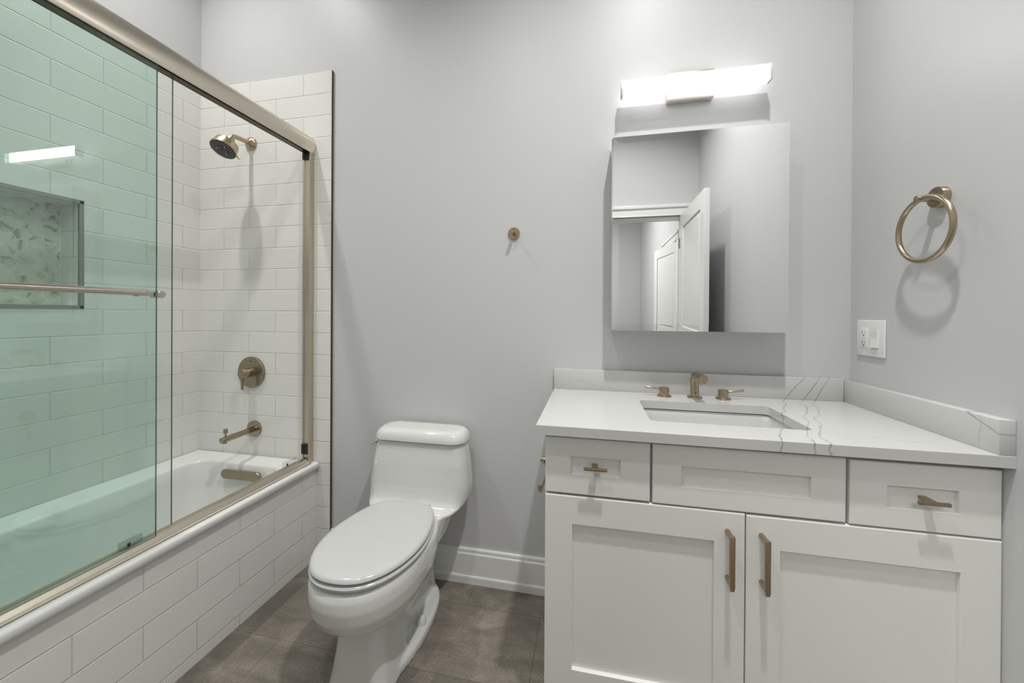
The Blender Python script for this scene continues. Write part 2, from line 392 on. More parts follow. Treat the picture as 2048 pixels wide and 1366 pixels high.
# baseboards (two-step)
def baseboard(name, prof_dir, a, b, label):
    pr = [(0, 0), (.022, 0), (.022, .028), (.0205, .033), (.016, .0335), (.016, .124), (.014, .127), (.011, .1285), (.011, .141), (.009, .1445), (0, .1455)]
    a, b = Vector(a), Vector(b); d = Vector(prof_dir)
    m = MB(); m.loft([[p+d*q+Vector((0, 0, z)) for q, z in pr] for p in (a, b)])
    struct(m.build(name, 'trim', smooth=0), label, 'baseboard')
baseboard('baseboard_back', (0, -1, 0), (XT+.003, W, 0), (-.124, W, 0), 'white baseboard between the shower tile and the vanity')
baseboard('baseboard_right', (-1, 0, 0), (XR, YH, 0), (XR, -.53, 0), 'white baseboard along the towel ring wall')
baseboard('baseboard_front', (0, 1, 0), (XT, YH, 0), (DX0-.09, YH, 0), 'white baseboard on the door wall')
# door casing and bathroom door (seen in the mirror)
cs = MB(); cw = .098
def casing(mb, x0, x1, y, zt, s):
    for (a, b_) in ((x0-cw, x0), (x1, x1+cw)):
        mb.box(a, b_, y, y+s*.018, 0, zt, .002); mb.box(a+.018, b_-.018, y, y+s*.024, 0, zt, .002)
    mb.box(x0-cw-.008, x1+cw+.008, y, y+s*.022, zt, zt+.085, .002); mb.box(x0-cw-.016, x1+cw+.016, y, y+s*.034, zt+.072, zt+.100, .003); mb.box(x0-cw-.010, x1+cw+.010, y, y+s*.026, zt, zt+.014, .002)
casing(cs, DX0, DX1, YH, DZ, 1)
cs.box(DX0-.001, DX0+.016, YH-.12, YH, 0, DZ); cs.box(DX1-.016, DX1+.001, YH-.12, YH, 0, DZ); cs.box(DX0, DX1, YH-.12, YH, DZ-.016, DZ+.001)
struct(cs.build('trim_2', 'trim'), 'white door casing reflected in the mirror', 'door casing')
def panel_door(name, w_, h_, loc, rotz, label):
    """leaf in local x 0..w, y 0..t, hinged at x = 0"""
    t_ = .035; root = thing(name, loc, label, 'door'); root['kind'] = 'structure'; root['_b'] = [0, 0, 0]
    m = MB(); st = .105; rc = .008
    zs = [(.22, .86), (.97, h_-.115)]
    m.box(0, st, 0, t_, 0, h_, .001); m.box(w_-st, w_, 0, t_, 0, h_, .001)
    for a, b_ in ((0, zs[0][0]), (zs[0][1], zs[1][0]), (zs[1][1], h_)): m.box(st, w_-st, 0, t_, a, b_)
    for a, b_ in zs:
        m.box(st, w_-st, rc, t_-rc, a, b_)
        for s_, y_ in ((1, 0), (-1, t_)):
            i1, i2 = .004, .034
            m.loft([[(st+i, y_+s_*d, a+i), (w_-st-i, y_+s_*d, a+i), (w_-st-i, y_+s_*d, b_-i), (st+i, y_+s_*d, b_-i)] for i, d in ((i1, rc+.002), (i1+.010, rc-.0), (i2, .0025), (i2+.004, .0022))], cap=True)
    m.build('door_leaf', 'trim', root, smooth=20)
    for z in (.25, h_/2, h_-.24):
        MB().cyl((-.004, t_+.004, z-.045), (-.004, t_+.004, z+.045), .006, 12).build('hinge', 'hinge', root)
    hz = .95
    k = MB(); k.lathe((w_-.065, t_, hz), (0, 1, 0), [(.026, 0), (.026, .006), (.010, .010), (.010, .030), (.024, .038), (.028, .050), (.022, .062), (.004, .066)], 24)
    k.lathe((w_-.065, 0, hz), (0, -1, 0), [(.026, 0), (.026, .006), (.010, .010), (.010, .030), (.024, .038), (.028, .050), (.022, .062), (.004, .066)], 24)
    k.build('door_knob', 'hinge', root)
    root.location = loc; root.rotation_euler = (0, 0, rotz)
    return root
panel_door('door_1', .745, 2.032, (.7905, -2.160, .008), math.radians(90.5), 'white panel door standing open, reflected in the mirror')
# hall beyond the doorway
struct(MB().box(-2.2, 2.4, -6.95, -6.8, 0, 3.4).build('wall_hall_end', 'paint', smooth=0), 'grey wall at the end of the hall, in the mirror', 'wall')
hr = MB(); HX = .985
hr.box(HX, HX+.12, -6.8, -4.12, 0, 3.4); hr.box(HX, HX+.12, -3.335, YH-.12, 0, 3.4); hr.box(HX, HX+.12, -4.12, -3.335, 2.05, 3.4)
struct(hr.build('wall_hall_right', 'paint', smooth=0), 'grey hall wall with a white door, in the mirror', 'wall')
struct(MB().box(-1.3, -1.18, -6.8, YH-.12, 0, 3.4).build('wall_hall_left', 'paint', smooth=0), 'grey wall on the other side of the hall', 'wall')
struct(MB().box(-2.2, 2.4, -6.95, YH-.12, 3.4, 3.5).build('ceiling_hall', 'ceiling', smooth=0), 'white ceiling over the hall', 'ceiling')
c2 = MB()
for (a, b_) in ((-4.12-cw, -4.12), (-3.335, -3.335+cw)): c2.box(HX-.018, HX, a, b_, 0, 2.05, .002)
c2.box(HX-.022, HX, -4.12-cw-.008, -3.335+cw+.008, 2.05, 2.14, .002); c2.box(HX-.034, HX, -4.12-cw-.016, -3.335+cw+.016, 2.12, 2.15, .003)
struct(c2.build('trim_3', 'trim'), 'white casing of the hall door', 'door casing')
panel_door('door_2', .765, 2.032, (HX-.004, -3.338, .008), math.radians(-90-10.5), 'white panel door ajar in the hall, seen through the mirror')

# ------------------------------------------------------------------ bathtub
tub = thing('bathtub', (-1.62, -.77, 0), 'white bathtub behind the tiled apron', 'bathtub')
m = MB()
ex0, ex1, ey0, ey1 = XL+.003, -1.262, YE+.003, -.004
def tub_loop(x0, x1, y0, y1, r, z, n=8):
    return [(x, y, z) for x, y in rrect((x0+x1)/2, (y0+y1)/2, (x1-x0)/2, (y1-y0)/2, r, n)]
ix0, ix1, iy0, iy1 = -1.872, -1.395, -1.47, -.078
L = [tub_loop(ex0, ex1-.004, ey0, ey1, .004, .4345), tub_loop(ex0, ex1, ey0, ey1, .004, .438), tub_loop(ex0, ex1, ey0, ey1, .005, .455),
     tub_loop(ex0, ex1-.003, ey0, ey1-.002, .006, .461), tub_loop(ex0, ex1-.010, ey0, ey1-.004, .008, .4635),
     tub_loop(ex0+.02, ex1-.03, ey0+.01, ey1-.010, .012, .4570),
     tub_loop(ix0-.012, ix1+.012, iy0-.012, iy1+.012, .075, .4525), tub_loop(ix0-.004, ix1+.004, iy0-.004, iy1+.004, .07, .449), tub_loop(ix0, ix1, iy0, iy1, .068, .440),
     tub_loop(ix0+.008, ix1-.008, iy0+.03, iy1-.008, .07, .36), tub_loop(ix0+.025, ix1-.025, iy0+.10, iy1-.03, .09, .20), tub_loop(ix0+.045, ix1-.045, iy0+.16, iy1-.055, .10, .12), tub_loop(ix0+.09, ix1-.09, iy0+.24, iy1-.11, .10, .085)]
m.loft(L, cap=False); m.bm.faces.new([v for v in m.bm.verts][-len(L[-1]):])
m.build('tub_shell', 'acrylic', tub, smooth=50)
o = MB().box(XF-.012, XF, YE, -.0005, 0, .4375).build('tiled_apron', 'tile_skirt', tub, smooth=0); o['label'] = 'white tiled front of the tub'
# overflow plate on the end wall of the tub
m = MB(); yb = iy1-.0205
a = Vector((-1.607, yb, .4055)); dn = Vector((0, -1, .10)).normalized()
for (g, d0, d1) in ((0, 0, .006), ):
    pass
def stadium(c, hx, r, off, n=10):
    pts = []
    for k in range(n+1): t_ = -PI/2+PI*k/n; pts.append((c.x+hx+r*math.cos(t_), c.z+r*math.sin(t_)))
    for k in range(n+1): t_ = PI/2+PI*k/n; pts.append((c.x-hx+r*math.cos(t_), c.z+r*math.sin(t_)))
    return [Vector((x, c.y, z)) + dn*off for x, z in pts]
m.loft([stadium(a, .088, .022, -.004), stadium(a, .088, .022, .006), stadium(a, .088, .020, .0085), stadium(a, .086, .012, .0095)])
o = m.build('overflow_plate', 'bronze_dark', tub, smooth=40); o['label'] = 'long oval bronze overflow plate'

# ------------------------------------------------------------------ sliding shower door
sd = thing('sliding_shower_door', (-1.318, -.77, .458), 'framed sliding glass shower door on the tub rim with champagne metal header', 'shower door')
YS = YE+.012
# header: rounded front, open channel underneath
hp = [(-1.297, 1.9265), (-1.2935, 1.936), (-1.2910, 1.948), (-1.2898, 1.960), (-1.2902, 1.972), (-1.2925, 1.984), (-1.2968, 1.994), (-1.3030, 2.0015), (-1.3110, 2.0065)]
hp += [(-1.320, 2.008), (-1.336, 2.006), (-1.338, 2.0), (-1.338, 1.927), (-1.336, 1.927), (-1.336, 1.975), (-1.304, 1.975), (-1.304, 1.929)]
m = MB(); m.loft([[(x, y_, z) for x, z in hp] for y_ in (YS, -.0008)])
o = m.build('header', 'nickel', sd, smooth=40); o['label'] = 'rounded champagne metal header rail'
m = MB(); m.box(-1.3355, -1.3115, YS, -.002, 1.9285, 1.974); m.build('header_channel_shade', 'dark_metal', sd, smooth=0)  # solid dark box stands in for the shade inside the open channel
# end caps / wall jambs
m = MB()
m.loft([[(-1.338, 0-.0006, z), (-1.299, -.0006, z), (-1.299, -.030, z), (-1.304, -.030, z), (-1.306, -.025, z), (-1.328, -.025, z), (-1.330, -.030, z), (-1.338, -.030, z)] for z in (.4615, 1.929)])
jb = m.build('wall_jamb', 'nickel_v', sd, smooth=0, bevel=.0008)
m = MB(); m.lathe((-1.3025, -.0295, 1.237), (0, -1, 0), [(.0022, 0), (.002, .0012), (.0005, .0016)], 12); m.build('screw', 'chrome', jb)
m = MB()
m.loft([[(-1.338, YS, z), (-1.299, YS, z), (-1.299, YS+.030, z), (-1.338, YS+.030, z)] for z in (.4615, 1.929)])
m.build('wall_jamb', 'nickel_v', sd, smooth=0, bevel=.0008)
# bottom track
tp = [(-1.296, .4605), (-1.296, .466), (-1.298, .470), (-1.306, .478), (-1.3085, .4825), (-1.3135, .4835), (-1.3145, .4805), (-1.3215, .4805), (-1.3225, .4835), (-1.335, .483), (-1.338, .478), (-1.338, .459)]
m = MB(); m.loft([[(x, y_, z) for x, z in tp] for y_ in (YS+.031, -.031)])
m.build('bottom_track', 'nickel', sd, smooth=25)
# glass panels
YO, YI = -.660, -.602
def pane(x0, x1, y0, y1, z0, z1, mat):
    m = MB(); m.box(x0, x1, y0, y1, z0, z1); g = m.build('glass_panel', [mat, 'glass_edge'], sd, smooth=0)
    for p in g.data.polygons:
        if abs(p.normal.x) < .5: p.material_index = 1
    return g
go = pane(-1.3105, -1.3045, YS+.02, YO, .4815, 1.955, 'glass_green'); go['label'] = 'green tinted glass panel in front'
gi = pane(-1.3300, -1.3240, YS+.09, YI, .4815, 1.9283, 'glass_clear'); gi['label'] = 'clear glass panel behind'
# towel bar on the front panel
m = MB(); bx, bz = -1.262, 1.2265
pts = [(-1.304, YO-.045, bz), (-1.285, YO-.045, bz)] + arc((-1.285+.0, YO-.068, bz), .023, PI/2, 0, 6, (0, 1, 0), (0, 0, 0))[:0]
c = Vector((bx-.018, YO-.065, bz))
pts = [(-1.3045, YO-.047, bz), (bx-.020, YO-.047, bz)] + [(bx-.018+.018*math.sin(PI/2*k/6), YO-.065+.018*math.cos(PI/2*k/6), bz) for k in range(1, 7)]
pts += [(bx, YO-.12-.08*k, bz) for k in range(8)]
y_end = YS+.10
pts += [(bx, y_end+.02, bz)] + [(bx-.018*(1-math.cos(PI/2*k/6)), y_end+.02-.018*math.sin(PI/2*k/6), bz) for k in range(1, 7)] + [(-1.3045, y_end+.002, bz)]
m.tube(pts, .0088, 20)
o = m.build('towel_bar', 'bar', go, smooth=60); o['label'] = 'satin nickel towel bar'
m = MB(); m.lathe((-1.3105, YO-.047, bz), (-1, 0, 0), [(.010, 0), (.010, .009), (.007, .0105), (.001, .011)], 24); m.build('bolt_cap', 'bar', go)
m = MB(); m.lathe((-1.324, YI-.040, bz-.001), (1, 0, 0), [(.0075, 0), (.0075, .003), (.0105, .0035), (.0110, .0125), (.0100, .0133), (.001, .0135)], 28); o = m.build('knob', 'bar', gi); o['label'] = 'small round metal knob'
m = MB(); m.lathe((-1.330, YI-.040, bz-.001), (-1, 0, 0), [(.0105, 0), (.0110, .018), (.001, .019)], 28); m.build('knob', 'bar', gi)
# bumpers and guides
for z0, z1 in ((1.893, 1.9280), (.502, .552)):
    m = MB(); m.box(-1.3395, -1.3045, -.0325, -.012, z0, z1, .003); m.box(-1.337, -1.322, -.036, -.03, z0+.006, z1-.004, .002); o = m.build('bumper', 'black', sd); o['label'] = 'black rubber bumper on the jamb'
def guide(y0, y1, x, name='track_guide'):
    m = MB(); m.box(x-.008, x+.004, y0, y1, .484, .506, .001); g = m.build(name, 'clear_plastic', sd, smooth=0)
    m = MB(); m.box(x-.004, x, y0+.020, y0+.027, .485, .495, .001); m.build('guide_block', 'grey_rubber', g)
    return g
guide(-.148, -.078, -1.327); guide(-.745, -.690, -1.3165)

# ------------------------------------------------------------------ shower fittings
sx = -1.66
sh = thing('shower_sprayer', (sx, 0, 1.9), 'brushed bronze shower head on its curved arm', 'shower head')
m = MB(); m.lathe((sx, -.0005, 2.010), (0, -1, 0), [(.0325, 0), (.0325, .003), (.030, .008), (.022, .014), (.013, .018), (.0115, .019)], 40)
m.build('flange', 'bronze', sh, smooth=35)
ax = Vector((0, -.05, -.087)).normalized()
hc = Vector((sx, -.149, 1.918))                 # centre of the spray face
pts = [(sx, -.012, 2.010), (sx, -.05, 2.0085), (sx, -.080, 2.007)]
b0 = Vector((sx, -.080, 2.007))
bend_end = hc - ax*.075
P0, P1, P2 = b0, Vector((sx, -.100, 2.0065)), bend_end
pts += [tuple((1-t_)**2*P0+2*t_*(1-t_)*P1+t_*t_*P2) for t_ in [k/8 for k in range(1, 9)]]
m = MB(); m.tube(pts, .0108, 20); m.build('arm', 'bronze', sh, smooth=60)
m = MB(); o0 = hc - ax*.082
m.lathe(o0, ax, [(.0125, .0), (.0165, .003), (.0165, .020), (.019, .022), (.019, .034), (.014, .036), (.012, .042)], 36); m.build('swivel_nut', 'bronze', sh, smooth=35)
m = MB(); m.lathe(hc - ax*.040, ax, [(.014, -.006), (.036, -.006), (.0475, -.002), (.0495, .009), (.0500, .026), (.0525, .0275), (.0535, .030), (.0535, .037), (.0515, .0395)], 56); m.build('head_shell', 'bronze', sh, smooth=35)
m = MB(); m.lathe(hc - ax*.004, ax, [(.0510, 0), (.0510, .0035), (.048, .0045), (.001, .0045)], 56); fp = m.build('spray_plate', 'grey_rubber', sh, smooth=35); fp['label'] = 'dark spray face'
uu = Vector((1, 0, 0)); vv = ax.cross(uu)
m = MB()
for rr, n_, r_ in ((.043, 30, .0011), (.037, 24, .0011), (.030, 18, .0011), (.023, 9, .0032), (.014, 12, .0011)):
    for k in range(n_):
        if rr == .023 and k % 3: continue
        t_ = 2*PI*k/n_+rr*20; q = hc + ax*.0003 + (uu*math.cos(t_)+vv*math.sin(t_))*rr
        m.lathe(q, ax, [(r_, 0), (r_, .001), (r_*.6, .0016)], 8)
o = m.build('nozzles', 'nozzle', fp, smooth=60); o['kind'] = 'stuff'
m = MB(); d = (uu*.72-vv*.69)
q = hc + d*.052 - ax*.002
m.tube([q, q+d*.012+ax*.006, q+d*.018+ax*.008], [.003, .004, .0055], 10); m.build('spray_lever', 'bronze', sh, smooth=50)

vx, vz = -1.6495, .8752
va = thing('shower_valve', (vx, 0, vz-.077), 'round bronze shower valve plate with lever handle', 'shower valve')
m = MB(); m.lathe((vx, -.0005, vz), (0, -1, 0), [(.077, 0), (.077, .009), (.0755, .0105), (.03, .0112), (.001, .0112)], 64); pl = m.build('plate', 'bronze_dark', va, smooth=35)
m = MB(); m.prism([(vx-.006, -.0118, vz+.057), (vx+.006, -.0118, vz+.057), (vx+.004, -.0118, vz+.0535), (vx, -.0118, vz+.052), (vx-.004, -.0118, vz+.0535)], (0, .001, 0)); m.build('emblem', 'dark_metal', pl, smooth=0)
m = MB()
m.lathe((vx, -.010, vz), (0, -1, 0), [(.026, 0), (.026, .004), (.0225, .005), (.0225, .050), (.0215, .0515), (.001, .0515)], 40)
m.build('handle_body', 'bronze_dark', va, smooth=35)
m = MB()
lv = [(-.0085, -.018), (.0085, -.018), (.0050, -.034), (.0050, -.078), (-.0050, -.078), (-.0050, -.034)]
m.prism([(vx+a_, -.060, vz+b_) for a_, b_ in lv], (0, .009, 0)); m.build('lever', 'bronze_dark', va, smooth=0, bevel=.002)

px_, pz_ = -1.633, .595
ts = thing('tub_spout', (px_, 0, pz_-.04), 'bronze tub spout with diverter knob above the tub', 'tub spout')
m = MB(); m.lathe((px_, -.0005, pz_), (0, -1, 0), [(.040, 0), (.040, .008), (.0385, .0095), (.001, .0097)], 48); pl = m.build('flange', 'bronze_dark', ts, smooth=35)
m = MB(); m.prism([(px_-.005, -.0102, pz_+.030), (px_+.005, -.0102, pz_+.030), (px_, -.0102, pz_+.026)], (0, .001, 0)); m.build('emblem', 'dark_metal', pl, smooth=0)
m = MB(); m.cyl((px_, -.008, pz_), (px_, -.174, pz_-.006), .0135, 32, .0015); m.lathe((px_, -.158, pz_-.008), (0, 0, -1), [(.010, 0), (.010, .013), (.009, .014)], 24); m.build('spout', 'bronze_dark', ts, smooth=35)
m = MB(); m.lathe((px_, -.154, pz_+.006), (0, 0, 1), [(.004, 0), (.004, .018), (.0085, .019), (.0085, .036), (.0078, .037)], 24); o = m.build('diverter_knob', 'bronze_dark', ts, smooth=35)

# ------------------------------------------------------------------ toilet
TX = -.697
to = thing('toilet', (TX, -.33, 0), 'white one-piece toilet with closed lid between tub and vanity', 'toilet')
half = [(0, -.655), (.045, -.650), (.085, -.632), (.120, -.598), (.146, -.552), (.163, -.497), (.169, -.44), (.166, -.385), (.155, -.325), (.138, -.272), (.118, -.236), (.100, -.217), (.070, -.207), (0, -.203)]
def catmull(P, n=5):
    out = []
    for i in range(len(P)-1):
        p0 = P[i-1] if i else (-P[1][0], P[1][1]); p1, p2 = P[i], P[i+1]; p3 = P[i+2] if i+2 < len(P) else (-P[i][0], P[i][1])
        for k in range(n):
            t_ = k/n; out.append(tuple(.5*((2*p1[j])+(-p0[j]+p2[j])*t_+(2*p0[j]-5*p1[j]+4*p2[j]-p3[j])*t_*t_+(-p0[j]+3*p1[j]-3*p2[j]+p3[j])*t_**3) for j in (0, 1)))
    return out + [P[-1]]
hc_ = catmull(half)
full = hc_ + [(-x, y) for x, y in reversed(hc_[1:-1])]
YM = -.43
def outline(inset, z, sc=1.0, dome=0):
    out = []
    n = len(full)
    for i, (x, y) in enumerate(full):
        a_, b_ = Vector(full[i-1]), Vector(full[(i+1) % n]); d = (b_-a_).normalized(); nn = Vector((d.y, -d.x))
        out.append((TX+(x-nn.x*inset)*sc, YM+(y-nn.y*inset-YM)*sc, z))
    return out
def egg(hw, yf, yb, z, ym=-.43, pb=3.2, n=48):
    out = []
    for k in range(n):
        t_ = 2*PI*k/n; c, s_ = math.cos(t_), math.sin(t_)
        if s_ >= 0: x = hw*math.copysign(abs(c)**(2/pb), c); y = ym+(yb-ym)*abs(s_)**(2/pb)
        else: x = hw*math.copysign(abs(c)**(2/2.15), c); y = ym-(ym-yf)*abs(s_)**(2/2.15)
        out.append((TX+x, y, z))
    return out
def trect(hw, yf, yb, r, z, bow=.0, n=8):
    P = rrect(0, (yf+yb)/2, hw, (yb-yf)/2, r, n)
    return [(TX+x, y-(bow*(1-(x/hw)**2) if y < (yf+yb)/2 else 0), z) for x, y in P]
m = MB()
# bowl
m.loft([egg(.158, -.640, -.19, .394), egg(.166, -.652, -.185, .388), egg(.170, -.660, -.185, .370), egg(.171, -.662, -.20, .340), egg(.166, -.655, -.22, .300), egg(.152, -.635, -.235, .262), egg(.126, -.600, -.25, .232), egg(.095, -.565, -.27, .215), egg(.07, -.54, -.29, .205)])
# front pedestal column
def col_(hw, yf, yb, z): return trect(hw, yf, yb, .03, z, .018)
m.loft([col_(.082, -.535, -.37, .27), col_(.080, -.532, -.375, .21), col_(.082, -.535, -.375, .14), col_(.092, -.545, -.375, .06), col_(.102, -.556, -.37, 0)])
# rear pedestal and trapway
m.loft([trect(.105, -.40, -.035, .04, .40), trect(.085, -.38, -.05, .04, .33), trect(.066, -.40, -.06, .04, .24), trect(.058, -.42, -.07, .03, .10), trect(.07, -.44, -.07, .03, 0)])
m.tube([(TX, -.44, .18), (TX, -.36, .235), (TX, -.28, .25), (TX, -.20, .22), (TX, -.16, .15), (TX, -.15, .06)], [.06, .07, .074, .072, .068, .066], 24)
# foot flange
m.loft([egg(.122, -.556, -.055, 0, -.30, 2.6), egg(.122, -.556, -.055, .026, -.30, 2.6), egg(.114, -.55, -.064, .036, -.30, 2.6)])
# deck and tank
m.loft([trect(.10, -.24, -.02, .05, .345), trect(.150, -.235, -.015, .05, .368), trect(.186, -.225, -.013, .055, .396), trect(.198, -.208, -.013, .055, .4035), trect(.205, -.190, -.012, .055, .411), trect(.211, -.178, -.012, .055, .425), trect(.214, -.171, -.012, .055, .444), trect(.215, -.165, -.012, .05, .47), trect(.206, -.155, -.012, .05, .56), trect(.194, -.142, -.012, .05, .642)])
m.loft([trect(.135, -.30, -.10, .05, .30), trect(.150, -.27, -.08, .05, .36), trect(.155, -.26, -.06, .04, .402)])
bo = m.build('bowl_and_tank', 'porcelain', to, smooth=0)
rm = bo.modifiers.new('fuse', 'REMESH'); rm.mode = 'VOXEL'; rm.voxel_size = .005; rm.use_smooth_shade = True
smo = bo.modifiers.new('soften', 'SMOOTH'); smo.factor = .5; smo.iterations = 6
# tank lid
m = MB()
m.loft([trect(.194, -.142, -.011, .045, .6445, .012), trect(.201, -.148, -.010, .05, .6475, .013), trect(.201, -.148, -.010, .05, .655, .013), trect(.196, -.144, -.010, .05, .671, .013), trect(.188, -.137, -.012, .05, .683, .012), trect(.174, -.126, -.018, .045, .690, .011), trect(.150, -.112, -.030, .04, .6906, .009)])
m.build('tank_lid', 'porcelain', to, smooth=50)
# seat ring and lid
m = MB()
m.loft([outline(.010, .3975), outline(.001, .4005), outline(-.001, .408), outline(.003, .4135), outline(.014, .415)])
m.build('seat', 'seat', to, smooth=50)
m = MB()
m.loft([outline(.012, .4185), outline(.004, .4195), outline(.001, .424), outline(.003, .430), outline(.009, .4345), outline(.018, .4362), outline(.018, .4370, .93), outline(.018, .4378, .6), outline(.018, .438, .02)])
m.build('seat_lid', 'seat', to, smooth=50)
for s_ in (-1, 1):
    m = MB(); m.box(TX+s_*.062-.02, TX+s_*.062+.02, -.206, -.178, .399, .424, .006, 3); m.build('seat_hinge', 'seat', to)
for s_ in (-1, 1):
    m = MB(); m.lathe((TX+s_*.094, -.285, .034), (0, 0, 1), [(.019, 0), (.0185, .008), (.015, .020), (.008, .028), (.001, .030)], 28); m.build('bolt_cap', 'porcelain', to, smooth=60)
m = MB(); m.lathe((TX-.196, -.105, .622), (-1, 0, 0), [(.0095, 0), (.0095, .007), (.007, .009)], 20); m.tube([(TX-.2015, -.105, .622), (TX-.2045, -.118, .620), (TX-.2055, -.134, .617)], [.0065, .006, .0055], 12); o = m.build('flush_lever', 'chrome', to, smooth=50); o['label'] = 'chrome flush lever'

# ------------------------------------------------------------------ vanity
VB = -.507; VX0, VX1 = -.1255, .9125
va_ = thing('vanity_cabinet', (.393, -.25, 0), 'white shaker vanity cabinet with bronze pulls', 'cabinet')
m = MB()
yf = VB+.021
m.box(VX0+.002, VX1, yf, W-.004, .095, .66)
m.box(VX0+.002, VX1, yf, yf+.020, .66, .8365); m.box(VX0+.002, VX1, W-.022, W-.004, .66, .8365); m.box(VX0+.002, VX0+.020, yf+.02, W-.022, .66, .8365); m.box(VX1-.018, VX1, yf+.02, W-.022, .66, .8365)
body_bm = m
m.box(VX0+.002, VX1, yf+.06, W-.004, 0, .095)
m.build('body', 'cabinet', va_, smooth=0, bevel=.0015)
def front(name, x0, x1, z0, z1, px0, px1, pz0, pz1):
    """slab with a recessed flat panel"""
    m = MB(); y0 = VB; y1 = VB+.020; d = .0105; g = .0022
    r = .003
    def ring(i, y): return [(x0+i, y, z0+i), (x1-i, y, z0+i), (x1-i, y, z1-i), (x0+i, y, z1-i)]
    def pring(i, y): return [(px0+i, y, pz0+i), (px1-i, y, pz0+i), (px1-i, y, pz1-i), (px0+i, y, pz1-i)]
    m.loft([ring(0, y1), ring(0, y0+r), ring(r*.3, y0+r*.3), ring(r, y0), pring(0, y0), pring(g*.4, y0+.001), pring(g, y0+d)])
    return m.build(name, 'cabinet', va_, smooth=0)
def pull_v(parent, x, z0, z1):
    m = MB(); yb = VB+.0; yo = VB-.040
    m.box(x-.0060, x+.0060, yo, yo+.010, z0+.012, z1, .0012)
    m.loft([[(x-.006, yo, z0+.013), (x+.006, yo, z0+.013), (x+.006, yo+.010, z0+.013), (x-.006, yo+.010, z0+.013)], [(x-.0045, yo+.002, z0), (x+.0045, yo+.002, z0), (x+.0045, yo+.010, z0+.006), (x-.0045, yo+.010, z0+.006)]])
    m.cyl((x, yb+.001, z1-.006), (x, yo+.008, z1-.006), .0062, 20); m.cyl((x, yb+.001, z0+.012), (x, yo+.006, z0+.008), .0055, 20)
    o = m.build('handle', 'bronze_pull', parent, smooth=35); o['label'] = 'upright bronze bar pull'
def pull_h(parent, x, z):
    m = MB(); yb = VB+.011; yo = VB-.026
    m.box(x-.031, x+.031, yo, yo+.006, z-.0042, z+.0042, .0012)
    m.loft([[(x-.010, yo+.005, z-.004), (x+.008, yo+.005, z-.004), (x+.008, yo+.005, z+.004), (x-.010, yo+.005, z+.004)], [(x-.0075, yb, z-.004), (x+.0055, yb, z-.004), (x+.0055, yb, z+.004), (x-.0075, yb, z+.004)]])
    o = m.build('handle', 'bronze_pull', parent, smooth=35); o['label'] = 'short bronze tab pull'
ZD0, ZD1 = .6705, .8270
d1 = front('drawer', -.1245, .1565, ZD0, ZD1, -.0540, .0815, .7255, .7765); pull_h(d1, .0135, .753)
d2 = front('drawer', .1625, .6075, ZD0-.002, ZD1, .2350, .5340, .7190, .7735); d2['label'] = 'wide middle drawer front without a pull'
d3 = front('drawer', .6150, .9110, ZD0-.004, ZD1-.003, .6910, .8320, .7155, .7690); pull_h(d3, .767, .7435)
w1 = front('door', -.1245, .3870, .103, .6650, -.0490, .3150, .180, .5875); pull_v(w1, .3455, .487, .6225)
w2 = front('door', .3895, .9120, .103, .6630, .4660, .8360, .180, .5815); pull_v(w2, .4240, .487, .6215)

CZ, CY = .8649, -.5317
ct = thing('countertop', (.38, -.26, CZ-.028), 'white quartz vanity countertop with grey veins and splashes', 'countertop')
CX0, CX1 = -.1485, .9132
# slab with a rounded rectangular sink cut-out
SX0, SX1, SY0, SY1 = .169, .583, -.4205, -.151
m = MB(); zt, zb = CZ, CZ-.0275
hole = rrect((SX0+SX1)/2, (SY0+SY1)/2, (SX1-SX0)/2, (SY1-SY0)/2, .018, 8)
def outer_for(h_):
    n = len(h_); out = []
    cx, cy = (SX0+SX1)/2, (SY0+SY1)/2
    for k, (x, y) in enumerate(h_):
        q = k//9; j = (k % 9)/8
        A = [((CX1, cy), (CX1, W-.001), (cx, W-.001)), ((cx, W-.001), (CX0, W-.001), (CX0, cy)), ((CX0, cy), (CX0, CY), (cx, CY)), ((cx, CY), (CX1, CY), (CX1, cy))][q]
        if j <= .5: t_ = j*2; out.append((A[0][0]+(A[1][0]-A[0][0])*t_, A[0][1]+(A[1][1]-A[0][1])*t_))
        else: t_ = j*2-1; out.append((A[1][0]+(A[2][0]-A[1][0])*t_, A[1][1]+(A[2][1]-A[1][1])*t_))
    return out
# rrect goes: corner (+,+) from angle 0, so map each corner's arc to that corner of the slab
oo = outer_for(hole)
Lz = lambda P, z: [(x, y, z) for x, y in P]
def shrink(P, d): return [(min(max(x, CX0+d), CX1-d), max(y, CY+d)) for x, y in P]
m.loft([Lz(oo, zb), Lz(oo, zt-.002), Lz(shrink(oo, .0006), zt-.0006), Lz(shrink(oo, .002), zt), Lz(hole, zt), Lz(hole, zb), Lz(oo, zb)], cap=False)
m.build('slab', 'quartz', ct, smooth=20)
m = MB(); m.box(CX0, CX1-.0305, W-.0205, W-.0005, CZ, .9465, .0015); m.build('back_splash', 'quartz', ct, smooth=30)
m = MB(); m.box(CX1-.030, CX1, CY+.0005, W-.0005, CZ, .9430, .0015); m.build('side_splash', 'quartz', ct, smooth=30)

